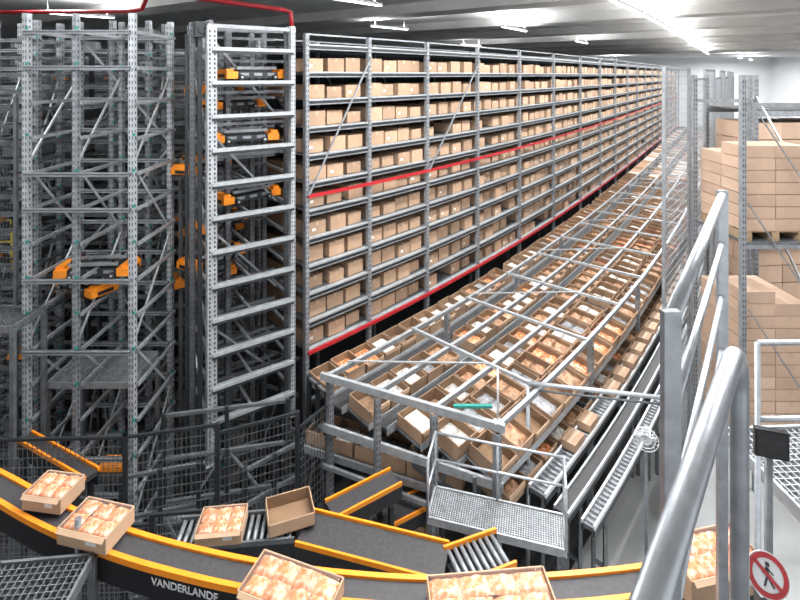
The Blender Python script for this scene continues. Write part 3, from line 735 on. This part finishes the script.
# ---------------------------------------------------------------- mesh wall along the walkway + pallet racks
for k in range(12):
    q0 = 3.1+1.7*k; a1 = RP.pos(q0, 4.02); b1 = RP.pos(q0+1.65, 4.02)
    fence((a1.x, a1.y), (b1.x, b1.y), 6.45 if k % 2 else 6.62, 'steel', 'tall galvanised wire mesh partition along the walkway', 0.0, 0.06)
def pallet_stack(p, a, nx, ny, nz, bs, label, extra=0):
    o = top('wooden_pallet', 'wooden pallet carrying stacked cardboard cartons', 'pallet', p, (0, 0, a), group='loaded pallets')
    w, d = nx*bs[0], ny*bs[1]
    mb = MB()
    for i in range(5): mb.box((0, -d/2+0.06+(d-0.12)*i/4, 0.13), (w, 0.1, 0.02), 'wood')
    part('deck', mb.mesh('deck'), o)
    for x in (-w/2+.06, 0, w/2-.06): mb = MB(); mb.box((0, 0, 0.06), (0.1, d, 0.12), 'wood'); part('runner', mb.mesh('runner'), o, (x, 0, 0))
    me = closed_box(bs[0]*.985, bs[1]*.985, bs[2]*.95, lab=False, m='cardpale')
    rot = Matrix.Rotation(a, 3, 'Z')
    for k in range(nz+1):
        for i in range(nx):
            for j in range(ny):
                if k == nz and (i+j*nx) >= extra: continue
                c = Vector(p)+rot@Vector((-w/2+bs[0]*(i+.5), -d/2+bs[1]*(j+.5), 0.141+bs[2]*k))
                top('stacked_box', label, 'box', c, (0, 0, a+R.uniform(-.015, .015)), me, 'cartons stacked on pallets')
PB = Vector((4.62, 6.7, 0)); PW = 0.92
pr = top('pallet_rack', 'galvanised pallet rack with diagonal bracing', 'rack', PB, (0, 0, 0))
um3 = upright_mesh(6.5, 0.055, 0.07, 'steel')
for x in (-.03, PW):
    for y in (0, 1.1): part('upright', um3, pr, (x, y, 0))
for z in (1.4, 4.2, 6.1):
    for y in (0, 1.1): mb = MB(); mb.box((PW/2, 0, z), (PW, 0.04, 0.05), 'steel'); part('beam', mb.mesh('beam'), pr, (0, y, 0))
    if z < 5: mb = MB(); mb.box((PW/2, 0.55, z+0.04), (PW, 1.1, 0.02), 'mid'); part('deck', mb.mesh('deck'), pr)
for k in range(4):
    mb = MB(); mb.beam((PW, 0, 0.6+k*1.4), (PW, 1.1, 2.0+k*1.4), 0.02, 0.03, 'bright'); mb.beam((0, -.06, 2.0+k*1.4), (PW, -.06, 0.6+k*1.4), 0.015, 0.015, 'steel'); part('brace', mb.mesh('brace'), pr)
pallet_stack(PB+Vector((PW/2, 0.55, 4.251)), 0, 2, 2, 6, (0.43, 0.49, 0.165), 'pale beige flat carton stacked on a pallet in rack', 2)
pallet_stack(PB+Vector((PW/2, 0.55, 1.451)), 0, 2, 2, 11, (0.43, 0.49, 0.165), 'pale beige flat carton stacked on a lower pallet', 1)
pr2 = top('pallet_rack', 'galvanised pallet rack full of cartons further along', 'rack', (6.3, 9.0, 0), (0, 0, 0.1))
for x in (0, 2.8):
    for y in (0, 1.1): part('upright', um3, pr2, (x, y, 0))
for z in (1.2, 3.5, 5.8):
    for y in (0, 1.1): mb = MB(); mb.box((1.4, 0, z), (2.8, 0.05, 0.1), 'steel'); part('beam', mb.mesh('beam'), pr2, (0, y, 0))
    mb = MB(); mb.box((1.4, 0.55, z+0.07), (2.7, 1.1, 0.02), 'mid'); part('deck', mb.mesh('deck'), pr2)
for z, nz in ((1.281, 6), (3.581, 6)):
    for x in (0.72, 2.08): pallet_stack(Vector((6.3, 9.0, z))+Matrix.Rotation(.1, 3, 'Z')@Vector((x, .55, 0)), 0.1, 2, 2, nz, (0.6, 0.46, 0.32), 'beige carton on a pallet in the further rack')

# ---------------------------------------------------------------- right platform, desk, screen, fan
platform((2.75, 3.15, 4.0), 0.95, 0.75, 0.05, 'galvanised grating platform beyond the railing', 'bright')
handrail([(2.11, 2.95, 0), (3.3, 2.97, 0)], 0, 4.92, 'galvanised tubular handrail around the grating platform', 0.016, (0.45,))
p = at(771, 443, 4.6); o = top('monitor', 'black flat screen on a stand beside the platform', 'screen', (p.x, p.y, 4.42), (0, 0, -0.3))
mb = MB(); mb.box((0, 0, 0.18), (0.15, 0.03, 0.14), 'black'); mb.box((0, -.016, 0.18), (0.135, 0.002, 0.125), 'belt'); part('screen', mb.mesh('screen'), o)
mb = MB(); mb.cyl((0, 0.03, -4.42), (0, 0.03, 0.2), 0.02, 'mid', 8); part('stand', mb.mesh('stand'), o)
p = at(646, 436, 2.7); o = top('pedestal_fan', 'white caged fan on a slim steel post', 'fan', (p.x, p.y, 0), (0, 0, -0.5))
mb = MB(); mb.cyl((0, 0.05, 0), (0, 0.05, 2.7), 0.016, 'mid', 8); mb.cyl((0, 0.05, 0), (0, 0.05, .03), 0.18, 'white', 16); part('post', mb.mesh('post'), o)
mb = MB()
for rr_ in (0.05, 0.09, 0.12): mb.tube([(rr_*math.cos(t*math.pi/12), -0.06, 2.7+rr_*math.sin(t*math.pi/12)) for t in range(25)], 0.005, 'white', 6)
for t in range(16): mb.cyl((0, -0.07, 2.7), (0.12*math.cos(t*math.pi/8), -0.03, 2.7+0.12*math.sin(t*math.pi/8)), 0.003, 'white', 5)
part('cage', mb.mesh('cage'), o)
for t in range(4):
    mb = MB(); mb.box((0.06, 0, 0), (0.08, 0.008, 0.06), 'white', Matrix.Rotation(0.5, 3, 'X')); part('blade', mb.mesh('blade'), o, (0, -0.02, 2.7), (0, t*math.pi/2, 0))
mb = MB(); mb.cyl((0, -0.05, 2.7), (0, 0.09, 2.7), 0.045, 'white', 14); part('motor', mb.mesh('motor'), o)

# ---------------------------------------------------------------- foreground railing on the viewing platform
ZP = 4.9; ZR = 6.0
mb = MB(); mb.box((0.05, -0.9, ZP-0.05), (1.4, 2.2, 0.1), 'mid')
dk = top('viewing_platform', 'grey steel viewing platform deck', 'platform', (0.05, -0.9, 0))
part('deck', mb.mesh('deck', (0.05, -0.9, 0)), dk)
for x in (-0.5, 0.6):
    for y in (-1.8, 0.05): mb = MB(); mb.box((0, 0, ZP/2-.05), (0.1, 0.1, ZP-0.1), 'mid'); part('leg', mb.mesh('leg'), dk, (x-.05, y+.9, 0))
A1 = Vector((1.34, 2.08, 0)); A2 = Vector((0.552, 1.02, 0))
o = top('railing', 'galvanised tubular steel railing with four parallel rails', 'railing', (A2.x, A2.y, 0))
for z, r in ((ZR, 0.016), (ZR-0.2, 0.01), (ZR-0.42, 0.01), (ZR-0.64, 0.01)):
    mb = MB(); mb.cyl(A2+Vector((0,0,z)), A1+Vector((0,0,z)), r, 'pipe', 16); part('rail', mb.mesh('rail', (A2.x, A2.y, 0)), o)
mb = MB(); mb.box((0, 0, 3.01), (0.036, 0.016, 6.02), 'pipe'); part('post', mb.mesh('post'), o, (0, 0, 0), (0, 0, 0.1))
mb = MB(); mb.box((0, 0, 3.01), (0.04, 0.02, 6.02), 'pipe'); part('post', mb.mesh('post'), o, A1-A2)
B1 = Vector((0.645, 0.95, 0)); B2 = Vector((0.02, 0.22, 0)); db = (B2-B1).normalized()
o = top('railing', 'thick galvanised tube handrail with rounded corner post', 'railing', (B1.x, B1.y, 0))
pts = [Vector((0, 0, 0)), Vector((0, 0, ZR-0.1))]
for k in range(1, 8):
    t = k/8*math.pi/2; pts.append(Vector((0, 0, ZR-0.1+0.1*math.sin(t)))+db*0.1*(1-math.cos(t)))
pts += [db*0.1+Vector((0, 0, ZR)), (B2-B1)+Vector((0, 0, ZR))]
mb = MB(); mb.tube(pts, 0.016, 'pipe', 20); part('rail', mb.mesh('rail'), o)

# ---------------------------------------------------------------- prohibition sign
p = Vector((1.47, 2.0, 4.50)); o = top('prohibition_sign', 'round red and white no-pedestrians sign', 'sign', p, (-0.55, 0, -0.3)); o.scale = (0.88, 0.88, 0.88)
mb = MB(); mb.cyl((0, -0.004, 0), (0, 0.004, 0), 0.084, 'white', 40); mb.box((0, 0.02, -0.1), (.02, .02, .2), 'mid'); part('board', mb.mesh('board'), o)
def disc(mb, r0, r1, y, m, seg=40):
    n = len(mb.v)
    for i in range(seg):
        t = 2*math.pi*i/seg; mb.v += [(r0*math.cos(t), y, r0*math.sin(t)), (r1*math.cos(t), y, r1*math.sin(t))]
    for i in range(seg):
        j = (i+1) % seg; mb.f.append((n+2*i, n+2*i+1, n+2*j+1, n+2*j)); mb.m.append(mb.mi(m)); mb.sm.append(False)
mb = MB(); disc(mb, 0.060, 0.080, -0.006, 'red'); part('red_ring', mb.mesh('red_ring'), o)
mb = MB(); mb.box((0, -0.0085, 0), (0.125, 0.001, 0.015), 'red', Matrix.Rotation(math.radians(45), 3, 'Y')); part('slash', mb.mesh('slash'), o, label='red diagonal bar')
mb = MB(); y = -0.006
mb.cyl((0.004, -0.0045, 0.038), (0.004, -0.0065, 0.038), 0.009, 'black', 14)
for a_, b_, w_ in (((0, 0.028), (-0.002, -0.004), 0.014), ((-0.002, -0.002), (0.018, -0.042), 0.008), ((-0.002, -0.002), (-0.02, -0.04), 0.008), ((0.002, 0.024), (0.022, 0.004), 0.006), ((0, 0.024), (-0.02, 0.006), 0.006)):
    mb.beam((a_[0], y, a_[1]), (b_[0], y, b_[1]), w_, 0.001, 'black', (0, 1, 0))
part('pedestrian_symbol', mb.mesh('pedestrian_symbol'), o, label='black walking figure')
o = top('sign_post', 'grey steel post holding the round sign', 'post', (1.47, 2.03, 0))
mb = MB(); mb.box((0, 0, 2.2), (0.04, 0.04, 4.4), 'mid'); part('post', mb.mesh('post'), o)

# ---------------------------------------------------------------- ceiling lamps, added fill lamps and pipes
def lamp(p, a, Ln, power, up=0.5):  # also builds the added fill lamps
    o = top('ceiling_lamp', 'long white fluorescent strip lamp under the ceiling', 'lamp', p, (0, 0, a), group='strip lamps')
    mb = MB(); mb.box((0, 0, 0.05), (Ln, 0.11, 0.06), 'white'); part('housing', mb.mesh('housing'), o)
    mb = MB(); mb.box((0, 0, 0.01), (Ln*0.98, 0.08, 0.02), 'lamp'); part('tube', mb.mesh('tube'), o)
    mb = MB()
    for x in (-Ln*.4, Ln*.4): mb.cyl((x, 0, 0.08), (x, 0, CZ-.01-p[2]), 0.004, 'steel', 6)
    part('hanger', mb.mesh('hanger'), o)
    if power:
        for dz, rx, pw in ((-0.01, 0, power), (0.1, math.pi, power*up)):  # the upward light is added fill to brighten the ceiling
            l = bpy.data.lights.new('lamp_and_fill_light', 'AREA'); l.shape = 'RECTANGLE'; l.size = Ln; l.size_y = 0.14; l.energy = pw; l.color = (0.98, 0.99, 1.0)
            lo = bpy.data.objects.new('lamp_and_fill_light', l); lo.location = (p[0], p[1], p[2]+dz); lo.rotation_euler = (rx, 0, a); link(lo)
ZL_ = 8.15
for k in range(12):
    q = 1.0+k*3.6; p = RP.pos(q, 2.2); lamp((p.x, p.y, ZL_), RP.ang(q), 3.0, 265 if k < 7 else 250, .4)
for k in range(3):
    q = 3+k*9; p = RP.pos(q, -2.4); lamp((p.x, p.y, ZL_), RP.ang(q), 2.2, 240, 1.0)
for k in range(6):
    q = 8+k*7; p = RP.pos(q, 10); lamp((p.x, p.y, ZL_), RP.ang(q), 3.0, 320, .6)  # row added as fill for the dark far right of the hall
for x, y, pw, up in ((-7, 6, 110, .9), (-6.8, 10.5, 130, 1.1), (-3.2, 4.5, 130, 1), (0.5, 4.0, 240, .5), (-9, 14, 160, 1), (-0.35, 17.7, 240, .9), (3.5, 3.5, 240, .5), (7.5, 6.5, 240, .4), (34, 50, 1200, .4), (24, 56, 900, .4), (40, 57, 1200, .4), (4, 28, 450, .9)):  # the strong far-end entries are added to brighten the back wall
    lamp((x, y, ZL_), 0.8, 1.8, pw, up)
def pipe(pts, r, label):
    pts = [Vector(p) for p in pts]; o = top('sprinkler_pipe', label, 'pipe', pts[0]); mb = MB(); mb.tube([p-pts[0] for p in pts], r, 'red', 10); part('pipe_run', mb.mesh('pipe_run'), o)
    mb = MB(); mb.cyl((0, 0, 0), (0, 0, CZ-.01-pts[0].z), 0.015, 'mid', 6); part('hanger', mb.mesh('hanger'), o)
pipe([(-8.5, 10, 7.75), (-5.2, 9.6, 7.72), (-4.9, 9.5, 7.75), (-4.6, 9.3, 8.2)], 0.04, 'red sprinkler pipe hung below the ceiling')
pipe([(-3.6, 8, 7.78), (-2.0, 8.6, 7.62), (-1.88, 8.6, 7.58), (-1.86, 8.6, 7.3)], 0.04, 'red sprinkler pipe with downward bend')
# ---------------------------------------------------------------- world, camera
w = bpy.data.worlds.new('world'); SC.world = w; w.use_nodes = True
w.node_tree.nodes['Background'].inputs[0].default_value = (0.95, 0.97, 1.0, 1); w.node_tree.nodes['Background'].inputs[1].default_value = 1.35
cam = bpy.data.cameras.new('camera'); co = bpy.data.objects.new('camera', cam); link(co)
co.location = (0, 0, H); co.rotation_euler = (math.pi/2, 0, 0)
cam.sensor_width = 36; cam.lens = 22.5; cam.shift_y = -(300-HZ)/800; cam.clip_start = 0.05
SC.camera = co
SC.view_settings.view_transform = 'Standard'; SC.view_settings.exposure = 0.05
